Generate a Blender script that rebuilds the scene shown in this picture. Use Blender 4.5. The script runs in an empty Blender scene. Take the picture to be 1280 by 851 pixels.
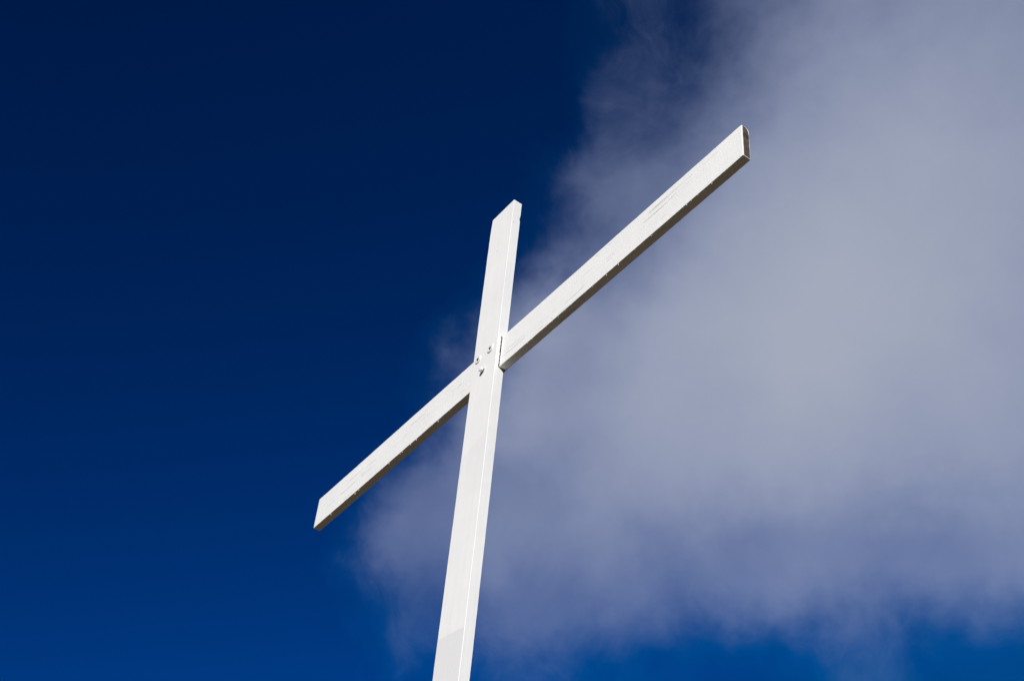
import bpy, bmesh, math, random
from mathutils import Vector, Matrix, noise

sc = bpy.context.scene
COL = sc.collection
JOINT = 4.85          # height of the centre of the crossbeam above the ground, metres

# ------------------------------------------------------------------ camera
cam_d = bpy.data.cameras.new('camera')
cam = bpy.data.objects.new('camera', cam_d)
COL.objects.link(cam)
cam_d.sensor_width = 36.0
cam_d.lens = 49.87
cam_d.clip_start = 0.05
cam_d.clip_end = 12000.0
AZ, PITCH, ROLL = 1.0047266, 0.7628364, 0.1059058
rot = (Matrix.Rotation(AZ, 3, 'Z') @ Matrix.Rotation(PITCH + math.pi / 2, 3, 'X') @ Matrix.Rotation(ROLL, 3, 'Z'))
cam.matrix_world = Matrix.Translation((3.01376, -1.81434, JOINT - 3.25449)) @ rot.to_4x4()
sc.camera = cam

# ------------------------------------------------------------------ exposure
sc.view_settings.view_transform = 'Standard'
sc.view_settings.look = 'None'
sc.view_settings.exposure = 0.0
sc.view_settings.gamma = 1.0
sc.view_settings.use_curve_mapping = False

# ------------------------------------------------------------------ sun
SUN = Vector((0.62, -0.65, 0.45)).normalized()      # direction towards the sun
sun_d = bpy.data.lights.new('sun', 'SUN')
sun_d.energy = 5.0
sun_d.angle = math.radians(0.5)
sun_d.color = (1.0, 0.955, 0.90)
sun = bpy.data.objects.new('sun', sun_d)
COL.objects.link(sun)
sun.rotation_euler = SUN.to_track_quat('Z', 'Y').to_euler()
sun.location = (20, -20, 30)

# ------------------------------------------------------------------ sky with one big cloud bank
# Each entry: a unit direction of the sky and how much cloud gathers round it.
BLOBS = [
    (-0.5545, 0.1059, 0.8254, 300, 0.022),
    (-0.5898, 0.1321, 0.7967, 300, -0.049),
    (-0.6888, 0.2108, 0.6937, 300, -0.022),
    (-0.7183, 0.2363, 0.6544, 300, 0.049),
    (-0.7926, 0.3074, 0.5266, 300, 0.075),
    (-0.8121, 0.3287, 0.4821, 300, 0.058),
    (-0.8290, 0.3486, 0.4373, 300, 0.097),
    (-0.4913, 0.1234, 0.8622, 300, -0.022),
    (-0.5624, 0.1770, 0.8077, 300, 0.054),
    (-0.5968, 0.2040, 0.7760, 300, 0.078),
    (-0.6301, 0.2309, 0.7414, 300, -0.054),
    (-0.6617, 0.2573, 0.7042, 300, 0.090),
    (-0.6915, 0.2831, 0.6646, 300, -0.111),
    (-0.7191, 0.3080, 0.6230, 300, -0.104),
    (-0.7442, 0.3317, 0.5797, 300, -0.027),
    (-0.7668, 0.3541, 0.5354, 300, -0.210),
    (-0.7867, 0.3751, 0.4903, 300, -0.337),
    (-0.8040, 0.3944, 0.4450, 300, -0.155),
    (-0.5329, 0.2220, 0.8166, 300, -0.093),
    (-0.6005, 0.2770, 0.7501, 300, -0.108),
    (-0.6323, 0.3038, 0.7127, 300, 0.075),
    (-0.6622, 0.3298, 0.6729, 300, -0.107),
    (-0.6900, 0.3547, 0.6310, 300, 0.464),
    (-0.7154, 0.3783, 0.5874, 300, 0.303),
    (-0.7383, 0.4004, 0.5427, 300, 0.291),
    (-0.7586, 0.4209, 0.4973, 300, 0.581),
    (-0.7763, 0.4398, 0.4516, 300, -0.191),
    (-0.4315, 0.2102, 0.8773, 300, -0.022),
    (-0.4666, 0.2384, 0.8517, 300, 0.269),
    (-0.5015, 0.2667, 0.8230, 300, -0.253),
    (-0.5357, 0.2949, 0.7912, 300, -0.109),
    (-0.5688, 0.3227, 0.7565, 300, 0.136),
    (-0.6006, 0.3497, 0.7190, 300, 0.142),
    (-0.6306, 0.3758, 0.6791, 300, -0.321),
    (-0.6585, 0.4007, 0.6370, 300, 0.391),
    (-0.6842, 0.4241, 0.5934, 300, 0.160),
    (-0.7074, 0.4459, 0.5485, 300, 0.428),
    (-0.7281, 0.4659, 0.5028, 300, 0.967),
    (-0.7462, 0.4842, 0.4569, 300, -0.659),
    (-0.3994, 0.2531, 0.8811, 300, -0.394),
    (-0.4685, 0.3108, 0.8270, 300, 0.116),
    (-0.5024, 0.3394, 0.7953, 300, 0.554),
    (-0.5353, 0.3675, 0.7606, 300, -0.216),
    (-0.5669, 0.3947, 0.7231, 300, 0.025),
    (-0.5968, 0.4208, 0.6832, 300, 0.117),
    (-0.6248, 0.4456, 0.6411, 300, 0.294),
    (-0.6507, 0.4687, 0.5974, 300, 0.070),
    (-0.6742, 0.4901, 0.5525, 300, 0.025),
    (-0.6952, 0.5097, 0.5069, 300, 0.591),
    (-0.7138, 0.5273, 0.4609, 300, -0.422),
    (-0.3664, 0.2950, 0.8824, 300, 0.581),
    (-0.4004, 0.3244, 0.8570, 300, 0.054),
    (-0.4343, 0.3537, 0.8284, 300, -0.365),
    (-0.4676, 0.3826, 0.7968, 300, 0.372),
    (-0.5002, 0.4109, 0.7622, 300, -0.026),
    (-0.5315, 0.4382, 0.7249, 300, 0.456),
    (-0.5613, 0.4643, 0.6851, 300, 0.508),
    (-0.5893, 0.4888, 0.6432, 300, 0.184),
    (-0.6153, 0.5117, 0.5997, 300, 0.184),
    (-0.6390, 0.5327, 0.5549, 300, 0.141),
    (-0.6604, 0.5517, 0.5094, 300, 0.086),
    (-0.6795, 0.5687, 0.4636, 300, -0.233),
    (-0.3326, 0.3358, 0.8813, 300, -0.124),
    (-0.3659, 0.3656, 0.8559, 300, 0.097),
    (-0.3990, 0.3952, 0.8274, 300, 0.074),
    (-0.4318, 0.4243, 0.7959, 300, 0.175),
    (-0.4639, 0.4527, 0.7615, 300, 0.221),
    (-0.4949, 0.4800, 0.7244, 300, 0.221),
    (-0.5245, 0.5059, 0.6849, 300, -0.127),
    (-0.5524, 0.5302, 0.6433, 300, 0.160),
    (-0.5784, 0.5527, 0.6000, 300, 0.222),
    (-0.6023, 0.5732, 0.5556, 300, 0.434),
    (-0.6240, 0.5917, 0.5104, 300, 0.168),
    (-0.6435, 0.6081, 0.4649, 300, 0.046),
    (-0.2984, 0.3750, 0.8777, 300, 0.122),
    (-0.3308, 0.4051, 0.8523, 300, 0.325),
    (-0.3632, 0.4349, 0.8240, 300, 0.298),
    (-0.3953, 0.4641, 0.7927, 300, 0.192),
    (-0.4268, 0.4924, 0.7585, 300, 0.201),
    (-0.4573, 0.5196, 0.7217, 300, 0.293),
    (-0.4866, 0.5453, 0.6826, 300, 0.235),
    (-0.5143, 0.5693, 0.6414, 300, 0.426),
    (-0.5403, 0.5914, 0.5986, 300, 0.161),
    (-0.5644, 0.6115, 0.5546, 300, 0.117),
    (-0.5864, 0.6294, 0.5099, 300, -0.150),
    (-0.6063, 0.6453, 0.4648, 300, -0.158),
    (-0.2641, 0.4125, 0.8718, 300, 0.413),
    (-0.2956, 0.4427, 0.8466, 300, 0.095),
    (-0.3584, 0.5017, 0.7873, 300, 0.253),
    (-0.3893, 0.5299, 0.7534, 300, 0.144),
    (-0.4192, 0.5569, 0.7170, 300, 0.171),
    (-0.4481, 0.5823, 0.6783, 300, 0.239),
    (-0.4756, 0.6059, 0.6377, 300, 0.073),
    (-0.5015, 0.6276, 0.5955, 300, 0.046),
    (-0.5257, 0.6472, 0.5521, 300, 0.302),
    (-0.5479, 0.6646, 0.5080, 300, 0.060),
    (-0.5682, 0.6799, 0.4636, 300, -0.365),
    (-0.2299, 0.4480, 0.8640, 300, 0.162),
    (-0.2604, 0.4782, 0.8387, 300, 0.074),
    (-0.2911, 0.5080, 0.8107, 300, 0.225),
    (-0.3216, 0.5370, 0.7799, 300, 0.239),
    (-0.3517, 0.5649, 0.7464, 300, 0.124),
    (-0.3811, 0.5916, 0.7105, 300, 0.268),
    (-0.4095, 0.6166, 0.6724, 300, 0.123),
    (-0.4367, 0.6399, 0.6324, 300, 0.242),
    (-0.4624, 0.6611, 0.5908, 300, 0.179),
    (-0.4866, 0.6803, 0.5482, 300, 0.222),
    (-0.5090, 0.6972, 0.5048, 300, 0.291),
    (-0.5295, 0.7120, 0.4612, 300, -0.011),
    (-0.1962, 0.4814, 0.8542, 300, 0.323),
    (-0.2257, 0.5115, 0.8291, 300, 0.108),
    (-0.2554, 0.5411, 0.8013, 300, 0.231),
    (-0.2851, 0.5698, 0.7708, 300, 0.189),
    (-0.3144, 0.5974, 0.7377, 300, 0.166),
    (-0.3431, 0.6237, 0.7024, 300, 0.291),
    (-0.3710, 0.6483, 0.6649, 300, 0.057),
    (-0.3978, 0.6711, 0.6256, 300, 0.424),
    (-0.4234, 0.6919, 0.5848, 300, 0.062),
    (-0.4475, 0.7106, 0.5430, 300, -0.070),
    (-0.4700, 0.7271, 0.5005, 300, 0.227),
    (-0.4908, 0.7414, 0.4577, 300, -0.291),
    (-0.1632, 0.5127, 0.8429, 300, 0.249),
    (-0.1917, 0.5425, 0.8179, 300, -0.072),
    (-0.2204, 0.5717, 0.7903, 300, 0.026),
    (-0.2491, 0.6001, 0.7601, 300, 0.062),
    (-0.2776, 0.6273, 0.7276, 300, 0.057),
    (-0.3057, 0.6531, 0.6928, 300, 0.057),
    (-0.3330, 0.6773, 0.6560, 300, 0.049),
    (-0.3594, 0.6996, 0.6175, 300, 0.023),
    (-0.4087, 0.7382, 0.5367, 300, 0.190),
    (-0.4312, 0.7542, 0.4952, 300, 0.105),
    (-0.1310, 0.5417, 0.8303, 300, 0.362),
    (-0.1585, 0.5712, 0.8054, 300, 0.251),
    (-0.1863, 0.6000, 0.7780, 300, 0.306),
    (-0.2141, 0.6279, 0.7483, 300, 0.340),
    (-0.2418, 0.6546, 0.7162, 300, 0.315),
    (-0.2691, 0.6800, 0.6821, 300, 0.270),
    (-0.2958, 0.7036, 0.6461, 300, 0.444),
    (-0.3217, 0.7255, 0.6084, 300, 0.194),
    (-0.3467, 0.7453, 0.5695, 300, 0.343),
    (-0.3705, 0.7631, 0.5296, 300, 0.475),
    (-0.3930, 0.7787, 0.4890, 300, -0.388),
    (-0.5756, 0.6207, 0.5323, 1250, -0.306),
    (-0.5175, 0.6729, 0.5285, 1250, -0.664),
    (-0.5583, 0.6726, 0.4858, 1250, -0.079),
    (-0.5947, 0.6020, 0.5328, 1250, -0.173),
    (-0.5775, 0.6554, 0.4867, 1250, 0.448),
    (-0.7586, 0.4209, 0.4973, 1250, 0.455),
    (-0.7771, 0.3648, 0.5129, 1250, 0.053),
    (-0.5992, 0.3856, 0.7017, 1250, 0.471),
    (-0.7418, 0.3664, 0.5616, 1250, 0.384),
    (-0.5017, 0.3754, 0.7794, 1250, 0.279),
    (-0.6780, 0.5309, 0.5083, 1250, -0.642),
    (-0.6467, 0.3529, 0.6762, 1250, 0.663),
    (-0.6390, 0.5327, 0.5549, 1250, -0.133),
    (-0.7030, 0.3667, 0.6094, 1250, 0.138),
    (-0.4684, 0.3469, 0.8126, 1250, 0.390),
    (-0.6551, 0.4351, 0.6177, 1250, -0.166),
    (-0.7180, 0.4561, 0.5257, 1250, -0.384),
    (-0.6319, 0.3400, 0.6965, 1250, -0.257),
    (-0.5835, 0.5927, 0.5553, 1250, 0.344),
    (-0.6448, 0.3884, 0.6583, 1250, 0.202),
    (-0.4589, 0.7191, 0.5218, 1250, -0.311),
    (-0.4514, 0.2963, 0.8417, 1250, -0.156),
    (-0.4000, 0.3599, 0.8429, 1250, 0.083),
    (-0.4174, 0.3033, 0.8566, 1250, 0.359),
    (-0.3825, 0.3804, 0.8420, 1250, -0.159),
    (-0.5160, 0.4247, 0.7439, 1250, -0.043),
    (-0.5849, 0.3363, 0.7381, 1250, -0.119),
    (-0.5717, 0.5828, 0.5775, 1250, -0.356),
    (-0.5024, 0.3394, 0.7953, 1250, -0.311),
    (-0.4856, 0.3251, 0.8115, 1250, -0.311),
    (-0.4670, 0.6958, 0.5457, 1250, -0.022),
    (-0.7049, 0.3314, 0.6272, 1250, -0.413),
    (-0.6500, 0.5424, 0.5322, 1250, 0.280),
    (-0.5061, 0.6641, 0.5503, 1250, 0.646),
    (-0.4475, 0.7106, 0.5430, 1250, 0.240),
    (-0.7957, 0.3849, 0.4677, 1250, 0.387),
    (-0.4676, 0.3826, 0.7968, 1250, -0.253),
    (-0.6282, 0.4111, 0.6606, 1250, 0.166),
    (-0.7281, 0.4659, 0.5028, 1250, -0.172),
    (-0.6609, 0.3655, 0.6555, 1250, -0.386),
    (-0.4943, 0.6546, 0.5719, 1250, -0.464),
    (-0.7820, 0.4078, 0.4712, 1250, -0.116),
    (-0.7272, 0.3895, 0.5652, 1250, -0.028),
    (-0.7442, 0.3317, 0.5797, 1250, -0.262),
    (-0.5669, 0.3947, 0.7231, 1250, 0.232),
    (-0.7436, 0.4436, 0.5002, 1250, -0.572),
    (-0.7119, 0.4880, 0.5050, 1250, -0.114),
    (-0.7001, 0.4013, 0.5906, 1250, -0.377),
    (-0.6742, 0.4901, 0.5525, 1250, -0.239),
    (-0.7730, 0.3981, 0.4940, 1250, -0.447),
    (-0.6622, 0.3298, 0.6729, 1250, -0.180),
    (-0.6475, 0.3169, 0.6931, 1250, -0.036),
    (-0.6878, 0.5398, 0.4854, 1250, 0.272),
    (-0.6340, 0.6002, 0.4876, 1250, 0.173),
    (-0.2956, 0.4427, 0.8466, 1250, -0.096),
    (-0.5479, 0.6646, 0.5080, 1250, 0.410),
    (-0.5672, 0.2496, 0.7848, 1250, 0.071),
    (-0.5524, 0.3089, 0.7742, 1250, -0.146),
    (-0.7529, 0.3773, 0.5392, 1250, -0.384),
    (-0.4820, 0.6447, 0.5933, 1250, 0.149),
    (-0.5210, 0.6098, 0.5972, 1250, -0.046),
    (-0.4004, 0.3244, 0.8570, 1250, 0.109),
    (-0.4341, 0.2819, 0.8556, 1250, -0.115),
    (-0.6424, 0.5720, 0.5101, 1250, -0.285),
    (-0.5389, 0.6890, 0.4845, 1250, 0.106),
    (-0.5056, 0.5259, 0.6840, 1250, 0.060),
    (-0.6134, 0.5827, 0.5330, 1250, -0.289),
    (-0.7232, 0.4233, 0.5458, 1250, -0.523),
    (-0.5644, 0.6115, 0.5546, 1250, 0.200),
    (-0.5329, 0.2220, 0.8166, 1250, 0.073),
    (-0.5683, 0.3589, 0.7404, 1250, -0.073),
    (-0.6092, 0.5431, 0.5779, 1250, -0.129),
    (-0.6797, 0.4576, 0.5733, 1250, -0.173),
    (-0.6910, 0.4682, 0.5507, 1250, -0.197),
]


world = bpy.data.worlds.new('World')
sc.world = world
world.use_nodes = True
nt = world.node_tree
nt.nodes.clear()


def N(tree, kind, **kw):
    n = tree.nodes.new(kind)
    for k, v in kw.items():
        setattr(n, k, v)
    return n


def math_node(tree, op, a, b=None, c=None, clamp=False):
    n = tree.nodes.new('ShaderNodeMath')
    n.operation = op
    n.use_clamp = clamp
    for i, v in enumerate((a, b, c)):
        if v is None:
            continue
        if isinstance(v, (int, float)):
            n.inputs[i].default_value = v
        else:
            tree.links.new(v, n.inputs[i])
    return n.outputs[0]


def vmath(tree, op, a, b=None, scale=None):
    n = tree.nodes.new('ShaderNodeVectorMath')
    n.operation = op
    for i, v in enumerate((a, b)):
        if v is None:
            continue
        if isinstance(v, (tuple, list)):
            n.inputs[i].default_value = v
        else:
            tree.links.new(v, n.inputs[i])
    if scale is not None:
        if isinstance(scale, (int, float)):
            n.inputs['Scale'].default_value = scale
        else:
            tree.links.new(scale, n.inputs['Scale'])
    return n.outputs['Value'] if op == 'DOT_PRODUCT' else n.outputs['Vector']


def noise_node(tree, vec, scale, detail=5.0, rough=0.5, lac=2.0, dist=0.0):
    n = tree.nodes.new('ShaderNodeTexNoise')
    n.noise_dimensions = '3D'
    n.inputs['Scale'].default_value = scale
    n.inputs['Detail'].default_value = detail
    n.inputs['Roughness'].default_value = rough
    n.inputs['Lacunarity'].default_value = lac
    n.inputs['Distortion'].default_value = dist
    tree.links.new(vec, n.inputs['Vector'])
    return n


tc = N(nt, 'ShaderNodeTexCoord')
DIR = vmath(nt, 'NORMALIZE', tc.outputs['Generated'])
sky = N(nt, 'ShaderNodeTexSky')
sky.sky_type = 'NISHITA'
sky.sun_disc = False
sky.sun_elevation = math.asin(SUN.z)
sky.sun_rotation = math.atan2(SUN.x, SUN.y)
sky.altitude = 800.0
sky.air_density = 1.0
sky.dust_density = 0.4
sky.ozone_density = 3.0
# the clear sky itself, deepened as through a polarising filter
gam = N(nt, 'ShaderNodeGamma')
gam.inputs['Gamma'].default_value = SKY_GAMMA = 2.28
nt.links.new(sky.outputs[0], gam.inputs['Color'])
SKY_TINT = (0.002, 0.088, 0.115)
mul = vmath(nt, 'MULTIPLY', gam.outputs[0], SKY_TINT)
# the polarised part of skylight changes with direction; the filter's effect follows it
ex = math_node(nt, 'EXPONENT', math_node(nt, 'ADD', vmath(nt, 'DOT_PRODUCT', DIR, (0.14, 0.66, 1.04)), -0.40))
ey = math_node(nt, 'EXPONENT', math_node(nt, 'ADD', vmath(nt, 'DOT_PRODUCT', DIR, (-0.12, 0.52, 1.16)), -0.68))
pol = N(nt, 'ShaderNodeCombineXYZ')
nt.links.new(ex, pol.inputs[0])
nt.links.new(ex, pol.inputs[1])
nt.links.new(ey, pol.inputs[2])
mul = vmath(nt, 'MULTIPLY', mul, pol.outputs[0])
mul = vmath(nt, 'MINIMUM', mul, (1.0, 1.0, 2.4))

# cloud density: warped direction -> sum of soft lumps + smoky fractal detail
w1 = noise_node(nt, DIR, 5.0, 3.0, 0.55)
w1v = vmath(nt, 'SUBTRACT', w1.outputs['Color'], (0.5, 0.5, 0.5))
w2 = noise_node(nt, DIR, 16.0, 4.0, 0.55)
w2v = vmath(nt, 'SUBTRACT', w2.outputs['Color'], (0.5, 0.5, 0.5))
wd = vmath(nt, 'ADD', DIR, vmath(nt, 'SCALE', w1v, scale=0.022))
wd = vmath(nt, 'ADD', wd, vmath(nt, 'SCALE', w2v, scale=0.06))
wd = vmath(nt, 'NORMALIZE', wd)
acc = -0.485          # clear sky lies well below zero, so the bank's edge is drawn firmly
for (x, y, z, K, wgt) in BLOBS:
    d = vmath(nt, 'DOT_PRODUCT', wd, (x, y, z))
    e = math_node(nt, 'EXPONENT', math_node(nt, 'MULTIPLY_ADD', d, float(K), -float(K)))
    acc = math_node(nt, 'MULTIPLY_ADD', e, wgt, acc)
# smoky texture, strongest where the cloud is thin
sw = noise_node(nt, DIR, 9.0, 3.0, 0.5)
swv = vmath(nt, 'ADD', DIR, vmath(nt, 'SCALE', vmath(nt, 'SUBTRACT', sw.outputs['Color'], (0.5, 0.5, 0.5)), scale=0.12))
f1 = noise_node(nt, swv, 11.0, 9.0, 0.56)
f2 = noise_node(nt, swv, 34.0, 7.0, 0.6)
n1 = math_node(nt, 'SUBTRACT', f1.outputs['Fac'], 0.5)
n2 = math_node(nt, 'SUBTRACT', f2.outputs['Fac'], 0.5)
f3 = noise_node(nt, swv, 24.0, 10.0, 0.68, dist=0.5)
n3 = math_node(nt, 'SUBTRACT', f3.outputs['Fac'], 0.48)
thin = math_node(nt, 'MULTIPLY_ADD', acc, -2.0, 1.25, clamp=True)
g0 = math_node(nt, 'MAXIMUM', acc, -0.5)
# detail weight: rises quickly from zero and falls again where the cloud is thick
wgt1 = math_node(nt, 'MULTIPLY_ADD', g0, -0.95, 1.05, clamp=True)
det = math_node(nt, 'MULTIPLY_ADD', n2, 0.20, math_node(nt, 'MULTIPLY', n1, 0.36))
g = math_node(nt, 'MULTIPLY_ADD', det, wgt1, g0)
g = math_node(nt, 'MULTIPLY_ADD', math_node(nt, 'MULTIPLY', n3, thin), 0.55, g)
g = math_node(nt, 'ADD', g, 0.012)
g = math_node(nt, 'MAXIMUM', g, 0.0)
g = math_node(nt, 'MINIMUM', g, 1.05)
c = math_node(nt, 'POWER', g, 2.2)
# cloud light: thick parts greyer, thin parts lavender
cm = N(nt, 'ShaderNodeMix', data_type='RGBA')
nt.links.new(c, cm.inputs['Factor'])
cm.inputs['A'].default_value = (0.335, 0.395, 0.65, 1)
cm.inputs['B'].default_value = (0.365, 0.402, 0.505, 1)
mix = N(nt, 'ShaderNodeMix', data_type='RGBA')
nt.links.new(c, mix.inputs['Factor'])
# a veil of thin vapour round the bank lifts the blue before the cloud proper begins
veil = math_node(nt, 'MULTIPLY_ADD', math_node(nt, 'MULTIPLY_ADD', n1, 1.1, g0), 2.4, 0.62, clamp=True)
veil = math_node(nt, 'MAXIMUM', veil, 0.0)
vv = vmath(nt, 'SCALE', vmath(nt, 'MULTIPLY', mul, (0.0, 0.42, 0.15)), scale=veil)
mulv = vmath(nt, 'ADD', mul, vv)
nt.links.new(mulv, mix.inputs['A'])
sc_c = vmath(nt, 'SCALE', cm.outputs['Result'], scale=10.0)
nt.links.new(sc_c, mix.inputs['B'])
bg = N(nt, 'ShaderNodeBackground')
bg.inputs['Strength'].default_value = 0.1
nt.links.new(mix.outputs['Result'], bg.inputs['Color'])
wo = N(nt, 'ShaderNodeOutputWorld')
nt.links.new(bg.outputs[0], wo.inputs['Surface'])
world.cycles.sampling_method = 'MANUAL'
world.cycles.sample_map_resolution = 512


# ------------------------------------------------------------------ helpers
def new_mat(name):
    m = bpy.data.materials.new(name)
    m.use_nodes = True
    t = m.node_tree
    b = t.nodes['Principled BSDF']
    return m, t, b


def link_mesh(name, bm, mats, parent=None, smooth=12):
    me = bpy.data.meshes.new(name)
    bm.to_mesh(me)
    bm.free()
    for m in mats:
        me.materials.append(m)
    if smooth:
        for p in me.polygons:
            p.use_smooth = True
        me.set_sharp_from_angle(angle=math.radians(smooth))
    o = bpy.data.objects.new(name, me)
    COL.objects.link(o)
    if parent:
        o.parent = parent
    return o


# ------------------------------------------------------------------ materials
def ramp(t, fac, stops):
    r = t.nodes.new('ShaderNodeValToRGB')
    e = r.color_ramp.elements
    while len(e) < len(stops):
        e.new(0.5)
    for el, (p, cc) in zip(e, stops):
        el.position = p
        el.color = (*cc, 1) if len(cc) == 3 else cc
    t.links.new(fac, r.inputs['Fac'])
    return r.outputs['Color']


def mixc(t, fac, a, b, blend='MIX'):
    n = t.nodes.new('ShaderNodeMix')
    n.data_type = 'RGBA'
    n.blend_type = blend
    if isinstance(fac, (int, float)):
        n.inputs['Factor'].default_value = fac
    else:
        t.links.new(fac, n.inputs['Factor'])
    for k, v in (('A', a), ('B', b)):
        if isinstance(v, tuple):
            n.inputs[k].default_value = (*v, 1)
        else:
            t.links.new(v, n.inputs[k])
    return n.outputs['Result']


def painted_wood(name, axis):
    """White gloss paint over rough sawn timber; axis = direction of the grain."""
    m, t, b = new_mat(name)
    tcn = t.nodes.new('ShaderNodeTexCoord')
    P = tcn.outputs['Object']
    st = (2.2, 60, 60) if axis == 'x' else (60, 60, 2.2)
    gv = vmath(t, 'MULTIPLY', P, st)
    grain = noise_node(t, gv, 1.0, 6.0, 0.6)                  # long fibres
    blot = noise_node(t, P, 5.0, 4.0, 0.55)                   # uneven coats
    fine = noise_node(t, P, 260.0, 3.0, 0.6)
    # hairline checks along the grain, only in places
    cv = vmath(t, 'MULTIPLY', P, (4.0, 150, 150) if axis == 'x' else (170, 170, 5.0))
    chk = noise_node(t, cv, 1.0, 2.0, 0.5)
    where = noise_node(t, P, 7.0, 2.0, 0.5)
    k1 = math_node(t, 'GREATER_THAN', chk.outputs['Fac'], 0.67 if axis == 'x' else 0.74)
    k2 = math_node(t, 'MULTIPLY', math_node(t, 'SUBTRACT', where.outputs['Fac'], 0.46), 9.0, clamp=True)
    chkm = math_node(t, 'MULTIPLY', k1, k2)
    base = ramp(t, blot.outputs['Fac'], [(0.3, (0.82, 0.83, 0.825)), (0.7, (0.87, 0.875, 0.87))])
    base = mixc(t, 0.28, base, ramp(t, grain.outputs['Fac'], [(0.3, (0.86, 0.86, 0.86)), (0.65, (1, 1, 1))]), 'MULTIPLY')
    base = mixc(t, math_node(t, 'MULTIPLY', chkm, 0.42), base, (0.36, 0.35, 0.33))
    # little knocks where the paint has gone
    v = t.nodes.new('ShaderNodeTexVoronoi')
    v.inputs['Scale'].default_value = 13.0
    t.links.new(P, v.inputs['Vector'])
    sepv = t.nodes.new('ShaderNodeSeparateColor')
    t.links.new(v.outputs['Color'], sepv.inputs[0])
    dn = math_node(t, 'MULTIPLY_ADD', fine.outputs['Fac'], 0.05, v.outputs['Distance'])
    spot = math_node(t, 'MULTIPLY', math_node(t, 'LESS_THAN', dn, 0.062), math_node(t, 'GREATER_THAN', sepv.outputs[0], 0.86))
    base = mixc(t, math_node(t, 'MULTIPLY', spot, 0.6), base, (0.42, 0.40, 0.34))
    t.links.new(base, b.inputs['Base Color'])
    b.inputs['Roughness'].default_value = 0.55
    b.inputs['Specular IOR Level'].default_value = 0.35
    # relief: fibres, curved saw-blade marks, coat edges
    h = math_node(t, 'MULTIPLY', grain.outputs['Fac'], 0.9)
    if axis == 'x':
        wv = t.nodes.new('ShaderNodeTexWave')
        wv.wave_type = 'RINGS'
        wv.rings_direction = 'Y'
        wv.inputs['Scale'].default_value = 27.0
        wv.inputs['Distortion'].default_value = 11.0
        wv.inputs['Detail'].default_value = 3.0
        wv.inputs['Detail Scale'].default_value = 3.0
        # the blade's centre sat below and well to one side: nearly upright arcs
        mp = t.nodes.new('ShaderNodeMapping')
        mp.inputs['Location'].default_value = (2.2, 0, -JOINT + 0.35)
        t.links.new(P, mp.inputs['Vector'])
        t.links.new(mp.outputs[0], wv.inputs['Vector'])
        pat = noise_node(t, vmath(t, 'MULTIPLY', P, (5, 5, 12)), 1.0, 3.0, 0.6)
        pk = math_node(t, 'MULTIPLY_ADD', math_node(t, 'SUBTRACT', pat.outputs['Fac'], 0.42), 2.0, 0.22, clamp=True)
        h = math_node(t, 'MULTIPLY_ADD', math_node(t, 'MULTIPLY', wv.outputs['Fac'], pk), 0.75, h)
    h = math_node(t, 'MULTIPLY_ADD', fine.outputs['Fac'], 0.30, h)
    h = math_node(t, 'MULTIPLY_ADD', chkm, -1.3, h)
    h = math_node(t, 'MULTIPLY_ADD', spot, -1.0, h)
    bp = t.nodes.new('ShaderNodeBump')
    bp.inputs['Strength'].default_value = 1.0
    bp.inputs['Distance'].default_value = 0.0006 if axis == 'x' else 0.0004
    t.links.new(h, bp.inputs['Height'])
    t.links.new(bp.outputs[0], b.inputs['Normal'])
    return m, t, b, base


M_BEAM = painted_wood('white_paint_on_beam', 'x')[0]
M_POST, tp, bp_, post_base = painted_wood('white_paint_on_post', 'z')
# the second coat of the post stops along a slanting brush line low down
tcn = tp.nodes.new('ShaderNodeTexCoord')
sx = tp.nodes.new('ShaderNodeSeparateXYZ')
tp.links.new(tcn.outputs['Object'], sx.inputs[0])
nn = noise_node(tp, tcn.outputs['Object'], 12.0, 2.0)


def coat(base, zc, slope, z_end, amount, xmax=0.066):
    e = math_node(tp, 'MULTIPLY_ADD', sx.outputs['X'], slope, sx.outputs['Z'])
    e = math_node(tp, 'MULTIPLY_ADD', nn.outputs['Fac'], 0.012, e)
    below = math_node(tp, 'MULTIPLY', math_node(tp, 'SUBTRACT', zc, e), 260.0, clamp=True)
    fade = math_node(tp, 'MULTIPLY', math_node(tp, 'SUBTRACT', e, z_end), 5.0, clamp=True)
    side = math_node(tp, 'LESS_THAN', sx.outputs['X'], xmax)
    f = math_node(tp, 'MULTIPLY', math_node(tp, 'MULTIPLY', below, fade), math_node(tp, 'MULTIPLY', side, amount))
    return mixc(tp, f, base, (0.66, 0.66, 0.67))


pb = coat(post_base, JOINT - 1.06, 0.10, JOINT - 1.9, 0.45)
pb = coat(pb, JOINT - 0.36, -0.35, JOINT - 0.62, 0.16)
# a ragged dark brown line coloured into the post's edge where the crossbeam butts against it
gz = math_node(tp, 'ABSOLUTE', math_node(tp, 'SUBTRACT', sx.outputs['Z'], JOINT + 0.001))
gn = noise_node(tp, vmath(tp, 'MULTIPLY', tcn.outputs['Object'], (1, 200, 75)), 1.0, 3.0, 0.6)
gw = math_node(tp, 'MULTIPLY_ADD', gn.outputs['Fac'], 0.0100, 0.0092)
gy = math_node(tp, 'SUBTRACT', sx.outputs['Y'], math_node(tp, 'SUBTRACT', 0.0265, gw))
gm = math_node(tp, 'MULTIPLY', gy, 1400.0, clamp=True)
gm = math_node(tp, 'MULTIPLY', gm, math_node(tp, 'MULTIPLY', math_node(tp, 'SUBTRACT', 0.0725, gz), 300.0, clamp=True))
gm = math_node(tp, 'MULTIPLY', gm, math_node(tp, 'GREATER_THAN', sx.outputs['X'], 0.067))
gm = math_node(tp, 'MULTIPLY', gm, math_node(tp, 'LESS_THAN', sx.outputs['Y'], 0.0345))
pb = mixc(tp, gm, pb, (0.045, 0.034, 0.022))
tp.links.new(pb, bp_.inputs['Base Color'])


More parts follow.
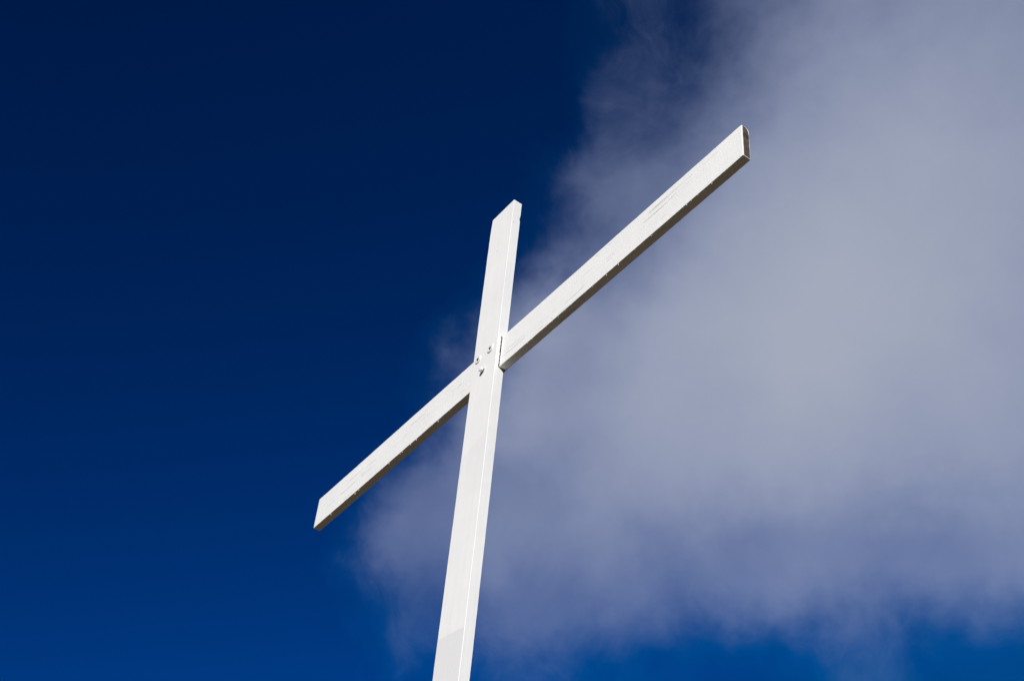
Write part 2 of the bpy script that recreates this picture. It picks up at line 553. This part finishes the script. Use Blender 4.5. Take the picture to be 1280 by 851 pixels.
def simple_wood(name, dark, light, scale):
    m, t, b = new_mat(name)
    tcn = t.nodes.new('ShaderNodeTexCoord')
    n1 = noise_node(t, tcn.outputs['Object'], scale, 6.0, 0.65)
    n2 = noise_node(t, tcn.outputs['Object'], scale * 0.22, 3.0, 0.5)
    f = math_node(t, 'MULTIPLY_ADD', n2.outputs['Fac'], 0.5, math_node(t, 'MULTIPLY', n1.outputs['Fac'], 0.5))
    t.links.new(ramp(t, f, [(0.38, dark), (0.62, light)]), b.inputs['Base Color'])
    b.inputs['Roughness'].default_value = 0.9
    bp = t.nodes.new('ShaderNodeBump')
    bp.inputs['Distance'].default_value = 0.0015
    t.links.new(n1.outputs['Fac'], bp.inputs['Height'])
    t.links.new(bp.outputs[0], b.inputs['Normal'])
    return m


M_END = simple_wood('bare_end_grain', (0.028, 0.022, 0.016), (0.115, 0.088, 0.060), 210.0)
M_RAW = simple_wood('raw_sawn_wood', (0.10, 0.065, 0.035), (0.26, 0.18, 0.11), 120.0)
M_RUST = simple_wood('rusty_steel', (0.12, 0.075, 0.045), (0.45, 0.36, 0.26), 300.0)
M_DARK = simple_wood('grimy_steel', (0.02, 0.016, 0.012), (0.10, 0.075, 0.05), 300.0)
M_WPAINT, t_, b_ = new_mat('white_paint_on_metal')
tcn = t_.nodes.new('ShaderNodeTexCoord')
nz = noise_node(t_, tcn.outputs['Object'], 220.0, 4.0)
t_.links.new(ramp(t_, nz.outputs['Fac'], [(0.30, (0.42, 0.35, 0.26)), (0.42, (0.80, 0.80, 0.78))]), b_.inputs['Base Color'])
b_.inputs['Roughness'].default_value = 0.5

# ------------------------------------------------------------------ ground: a bare hilltop of dry turf
bm = bmesh.new()
radii = [0, 0.6, 1.2, 2, 3, 4.5, 7, 11, 18, 30, 50, 90, 160, 300, 600, 1200, 2500, 5000]
SEG = 72
rings = []
for r in radii:
    if r == 0:
        rings.append([bm.verts.new((0, 0, 0))])
        continue
    ring = []
    for k in range(SEG):
        a = 2 * math.pi * k / SEG
        x, y = r * math.cos(a), r * math.sin(a)
        z = 0.05 * noise.noise(Vector((x * 0.5, y * 0.5, 0))) * min(1, r / 2)
        if r > 10:
            z += 0.02 * r * noise.noise(Vector((x, y, 3)) * (1.5 / r)) - 0.018 * (r - 10) * math.exp(-r / 800)
        ring.append(bm.verts.new((x, y, z)))
    rings.append(ring)
for i in range(1, len(rings)):
    for k in range(SEG):
        k2 = (k + 1) % SEG
        if i == 1:
            bm.faces.new((rings[0][0], rings[1][k], rings[1][k2]))
        else:
            bm.faces.new((rings[i - 1][k], rings[i][k], rings[i][k2], rings[i - 1][k2]))
m, t, b = new_mat('dry_turf')
tcn = t.nodes.new('ShaderNodeTexCoord')
a1 = noise_node(t, tcn.outputs['Object'], 1.3, 8.0, 0.65)
a2 = noise_node(t, tcn.outputs['Object'], 40.0, 5.0, 0.7)
fm = math_node(t, 'MULTIPLY_ADD', a2.outputs['Fac'], 0.5, math_node(t, 'MULTIPLY', a1.outputs['Fac'], 0.5))
t.links.new(ramp(t, fm, [(0.38, (0.050, 0.038, 0.022)), (0.5, (0.105, 0.076, 0.044)), (0.63, (0.165, 0.120, 0.070))]),
            b.inputs['Base Color'])
b.inputs['Roughness'].default_value = 0.95
b.inputs['Specular IOR Level'].default_value = 0.1
bp = t.nodes.new('ShaderNodeBump')
bp.inputs['Distance'].default_value = 0.03
t.links.new(fm, bp.inputs['Height'])
t.links.new(bp.outputs[0], b.inputs['Normal'])
ground = link_mesh('ground', bm, [m], smooth=60)
ground['kind'] = 'structure'

# ------------------------------------------------------------------ the cross
cross = bpy.data.objects.new('wooden_cross', None)
cross.empty_display_size = 0.5
COL.objects.link(cross)
cross['label'] = 'tall white painted timber cross with bolted crossbeam standing against the blue sky'
cross['category'] = 'cross'

W = 0.14            # width of both boards' faces
D = 0.0361          # thickness of the post
BH = 0.1395         # height of the crossbeam
OFF = 0.0153        # crossbeam face sits back from the post face
BD = 0.0290         # thickness of the crossbeam
XL, XR, ZT = -1.1377, 1.2376, 0.7745


def rect_section(a0, a1, b0, b1, r, na=2, nb=5):
    """Rounded rectangle, counter-clockwise in (a, b); constant number of points."""
    pts = []
    rr = r if isinstance(r, (list, tuple)) else [r] * 4
    cs = [(a0, b0, math.pi, rr[0]), (a1, b0, 1.5 * math.pi, rr[1]), (a1, b1, 0.0, rr[2]), (a0, b1, 0.5 * math.pi, rr[3])]
    arcs = []
    for (ca, cb, st, q) in cs:
        ox = ca + (q if ca == a0 else -q)
        oy = cb + (q if cb == b0 else -q)
        arcs.append([(ox + q * math.cos(st + i * math.pi / 6), oy + q * math.sin(st + i * math.pi / 6)) for i in range(4)])
    for i in range(4):
        pts += arcs[i]
        p, q = arcs[i][-1], arcs[(i + 1) % 4][0]
        n = na if i in (0, 2) else nb
        for j in range(1, n):
            f = j / n
            pts.append((p[0] + (q[0] - p[0]) * f, p[1] + (q[1] - p[1]) * f))
    return pts


def loft(bm, stations, place, wob, cap0=True, cap1=True, mats=None):
    """stations: list of (s, section); place(s, a, b) -> point."""
    prev = None
    first = None
    for i, (s, sec) in enumerate(stations):
        ring = []
        for (a, b) in sec:
            p = Vector(place(s, a, b))
            ring.append(bm.verts.new(p + wob(p)))
        if prev:
            n = len(ring)
            for k in range(n):
                f = bm.faces.new((prev[k], prev[(k + 1) % n], ring[(k + 1) % n], ring[k]))
                if mats and mats[i]:
                    f.material_index = mats[i]
        else:
            first = ring
        prev = ring
    if cap0:
        bm.faces.new(list(reversed(first)))
    if cap1:
        bm.faces.new(prev)
    return first, prev


def wobble(seed, amp_long, amp_fine, axis):
    def f(p):
        s = p.x if axis == 'x' else p.z
        q = Vector((s * 1.1, seed, 0))
        v = Vector((noise.noise(q), noise.noise(q + Vector((0, 9, 0))), noise.noise(q + Vector((0, 0, 17))))) * amp_long
        pf = p * 60 if axis == 'x' else p * 40
        v += noise.noise_vector(pf + Vector((seed, 0, 0))) * amp_fine
        v += noise.noise_vector(p * 9 + Vector((seed, 5, 0))) * amp_fine * 0.7
        if axis == 'x':
            v.x = 0
        else:
            v.z = 0
        return v
    return f


# --- post
bm = bmesh.new()
st = []
z = -JOINT - 0.5
zs = []
while z < ZT - 0.004:
    zs.append(z)
    z += 0.06 if z < -1.6 else 0.012
zs += [ZT - 0.004, ZT - 0.0012, ZT]
for z in zs:
    ins = 0.0
    if z > ZT - 0.1:
        ins = 0.0045 * ((z - (ZT - 0.1)) / 0.1) ** 1.5       # the top of the left edge is planed back a little
    e = 0.0016 if z == ZT else (0.0004 if z > ZT - 0.002 else 0)
    st.append((z, rect_section(-W / 2 + ins + e, W / 2 - e, 0 + e, D - e, 0.0011, na=6, nb=3)))
wb = wobble(3.0, 0.0014, 0.0004, 'z')


def wb_post(p):
    v = wb(p)
    # a chip out of the far right edge near the top
    d = (Vector((p.x, p.y, p.z - JOINT)) - Vector((W / 2, D, 0.69))).length
    if d < 0.012:
        v += Vector((-0.0015, -0.003, 0)) * (1 - d / 0.012)
    return v


loft(bm, st, lambda s, a, b: (a, b, s + JOINT), wb_post)
post = link_mesh('post', bm, [M_POST], cross)

# --- crossbeam: one board, its face cut away where it passes behind the post
bm = bmesh.new()
NL, NR = -W / 2 - 0.0022, W / 2 + 0.0028
st = []
mats = []


def beam_sec(x, y0, grow=0.0, r=0.002):
    rr = [0.0016, r, r, r]
    y1 = OFF + BD
    z1 = BH / 2
    # waney far top corner towards the right end
    wane = max(0.0, min(1.0, (x - (XR - 0.10)) / 0.10))
    rr[2] = r + 0.0115 * wane
    # section axes: a = y, b = z ; corner order (a0,b0),(a1,b0),(a1,b1),(a0,b1)
    return rect_section(y0 + grow, y1 - grow, -BH / 2 + grow, z1 - grow, rr, na=3, nb=6)


def push(x, y0, mat=0, **k):
    st.append((x, beam_sec(x, y0, **k)))
    mats.append(mat)


YN = D + 0.0016
push(XL, OFF, grow=0.0014)
push(XL + 0.0015, OFF, grow=0.0003)
x = XL + 0.005
while x < NL - 0.004:
    push(x, OFF)
    x += 0.009
push(NL, OFF)
push(NL, YN, 1)
push(0, YN, 1)
push(NR, YN, 1)
push(NR, OFF, 1)
x = NR + 0.004
while x < XR - 0.006:
    push(x, OFF)
    x += 0.009
push(XR - 0.004, OFF)
push(XR - 0.0012, OFF, grow=0.0002)
push(XR, OFF, grow=0.0012)
wbb = wobble(11.0, 0.0012, 0.0004, 'x')


def wb_beam(p):
    v = wbb(p)
    # ragged sawn arris along the lower front edge
    if p.y < OFF + 0.002 and p.z < JOINT - BH / 2 + 0.004:
        n = noise.noise(Vector((p.x * 55, 2, 0))) + 0.6 * noise.noise(Vector((p.x * 140, 7, 0)))
        v.z += 0.0007 * n
        v.y += 0.0005 * n
    return v


loft(bm, st, lambda s, a, b: (s, a, b + JOINT), wb_beam, mats=mats)
bm.normal_update()
# hardened paint drips hanging from the lower front edge
random.seed(5)


def drip(bm, x, y, z, r, ln):
    prof = [(0.0, 0.0025), (0.55, 0.0015), (0.8, -0.25 * ln), (0.85, -0.6 * ln), (1.0, -0.82 * ln), (0.6, -0.96 * ln), (0.0, -ln)]
    prev = None
    for (q, h) in prof:
        if q == 0:
            ring = [bm.verts.new((x, y, z + h))]
        else:
            ring = [bm.verts.new((x + r * q * math.cos(i * math.pi / 4), y + r * q * math.sin(i * math.pi / 4), z + h)) for i in range(8)]
        if prev:
            for i in range(8):
                j = (i + 1) % 8
                if len(prev) == 1:
                    bm.faces.new((prev[0], ring[j], ring[i]))
                elif len(ring) == 1:
                    bm.faces.new((prev[i], prev[j], ring[0]))
                else:
                    bm.faces.new((prev[i], prev[j], ring[j], ring[i]))
        prev = ring


x = XL + 0.05
while x < XR - 0.03:
    if abs(x) > W / 2 + 0.02 and (x > 0 or random.random() < 0.6):
        big = random.random()
        drip(bm, x, OFF + 0.0012 + random.random() * 0.002, JOINT - BH / 2 + 0.0005,
             0.0006 + 0.0005 * big, 0.002 + 0.006 * big ** 3)
    x += random.choice([0.012, 0.02, 0.03, 0.045, 0.06]) * (0.7 + 0.6 * random.random())
beam = link_mesh('crossbeam', bm, [M_BEAM, M_RAW], cross)

# --- bare end of the crossbeam, inside the painted rim
bm = bmesh.new()
y1 = OFF + BD
outline = [(OFF + 0.0045, -BH / 2 + 0.0035), (y1 - 0.0022, -BH / 2 + 0.0032)]
for i in range(10):
    outline.append((y1 - 0.0024 + 0.0005 * random.uniform(-1, 1), -BH / 2 + 0.012 + i * 0.0105))
outline += [(y1 - 0.004, BH / 2 - 0.016), (y1 - 0.008, BH / 2 - 0.0075), (y1 - 0.013, BH / 2 - 0.004), (OFF + 0.0045, BH / 2 - 0.003)]
for i in range(12):
    outline.append((OFF + 0.0042 + 0.0007 * random.uniform(-1, 1), BH / 2 - 0.012 - i * 0.0102))
fr = [bm.verts.new((XR + 0.0006, a, b + JOINT)) for a, b in outline]
bk = [bm.verts.new((XR - 0.003, a, b + JOINT)) for a, b in outline]
bm.faces.new(fr)
for i in range(len(fr)):
    j = (i + 1) % len(fr)
    bm.faces.new((bk[i], bk[j], fr[j], fr[i]))
bmesh.ops.recalc_face_normals(bm, faces=bm.faces)
endg = link_mesh('end_grain', bm, [M_END], beam, smooth=0)
endg['label'] = 'bare weathered brown end grain where the white paint has worn off'


# --- fasteners
def disc_loft(bm, cx, cz, prof, n=24, mat=0, start=0.0):
    """prof: list of (radius, y) going outwards from the post face (-y is outwards)."""
    prev = None
    for (r, y) in prof:
        if r == 0:
            ring = [bm.verts.new((cx, y, cz))]
        else:
            ring = [bm.verts.new((cx + r * math.cos(start + 2 * math.pi * i / n), y, cz + r * math.sin(start + 2 * math.pi * i / n))) for i in range(n)]
        if prev:
            for i in range(n):
                j = (i + 1) % n
                if len(ring) == 1:
                    f = bm.faces.new((prev[i], prev[j], ring[0]))
                else:
                    f = bm.faces.new((prev[i], prev[j], ring[j], ring[i]))
                f.material_index = mat
        prev = ring


def bolt(x, z, R, stub, lab):
    bmh = bmesh.new()
    disc_loft(bmh, x, z, [(0.0046, 0.004), (0.0046, -0.0025), (0.0046, -stub + 0.001), (0.0038, -stub), (0, -stub)], 12, 0)
    bmesh.ops.recalc_face_normals(bmh, faces=bmh.faces)
    h = link_mesh('bolt', bmh, [M_DARK], cross)
    h['label'] = lab
    bmw = bmesh.new()
    disc_loft(bmw, x, z, [(R, 0.003), (R, -0.0018), (R * 0.94, -0.0030), (0.0085, -0.0032), (0.0068, -0.0022), (0.0044, -0.0020)], 28)
    bmesh.ops.recalc_face_normals(bmw, faces=bmw.faces)
    link_mesh('washer', bmw, [M_WPAINT], h)


bolt(0.0292, JOINT + 0.0350, 0.0170, 0.0050, 'round painted washer and bolt nearest the right edge of the post')
bolt(-0.0415, JOINT + 0.0320, 0.0152, 0.0050, 'round painted washer and bolt near the left edge of the post')
# lowest one: a rusty shank standing proud with a paint-covered nut on it
bmh = bmesh.new()
bx, bz = -0.0015, JOINT - 0.0445
disc_loft(bmh, bx, bz, [(0.0060, 0.004), (0.0060, -0.0075)], 14)
disc_loft(bmh, bx, bz, [(0.0088, 0.002), (0.0088, -0.0012), (0.0060, -0.0020)], 14)
bmesh.ops.recalc_face_normals(bmh, faces=bmh.faces)
h = link_mesh('bolt', bmh, [M_RUST], cross)
h['label'] = 'rusty bolt standing proud of the post below the two washers'
bmn = bmesh.new()
disc_loft(bmn, bx, bz, [(0.0055, -0.0052), (0.0092, -0.0052), (0.0100, -0.0062), (0.0100, -0.0112), (0.0086, -0.0128), (0.0050, -0.0140), (0, -0.0144)], 6, 0, 0.35)
bmesh.ops.recalc_face_normals(bmn, faces=bmn.faces)
nut = link_mesh('nut', bmn, [M_WPAINT], h, smooth=20)
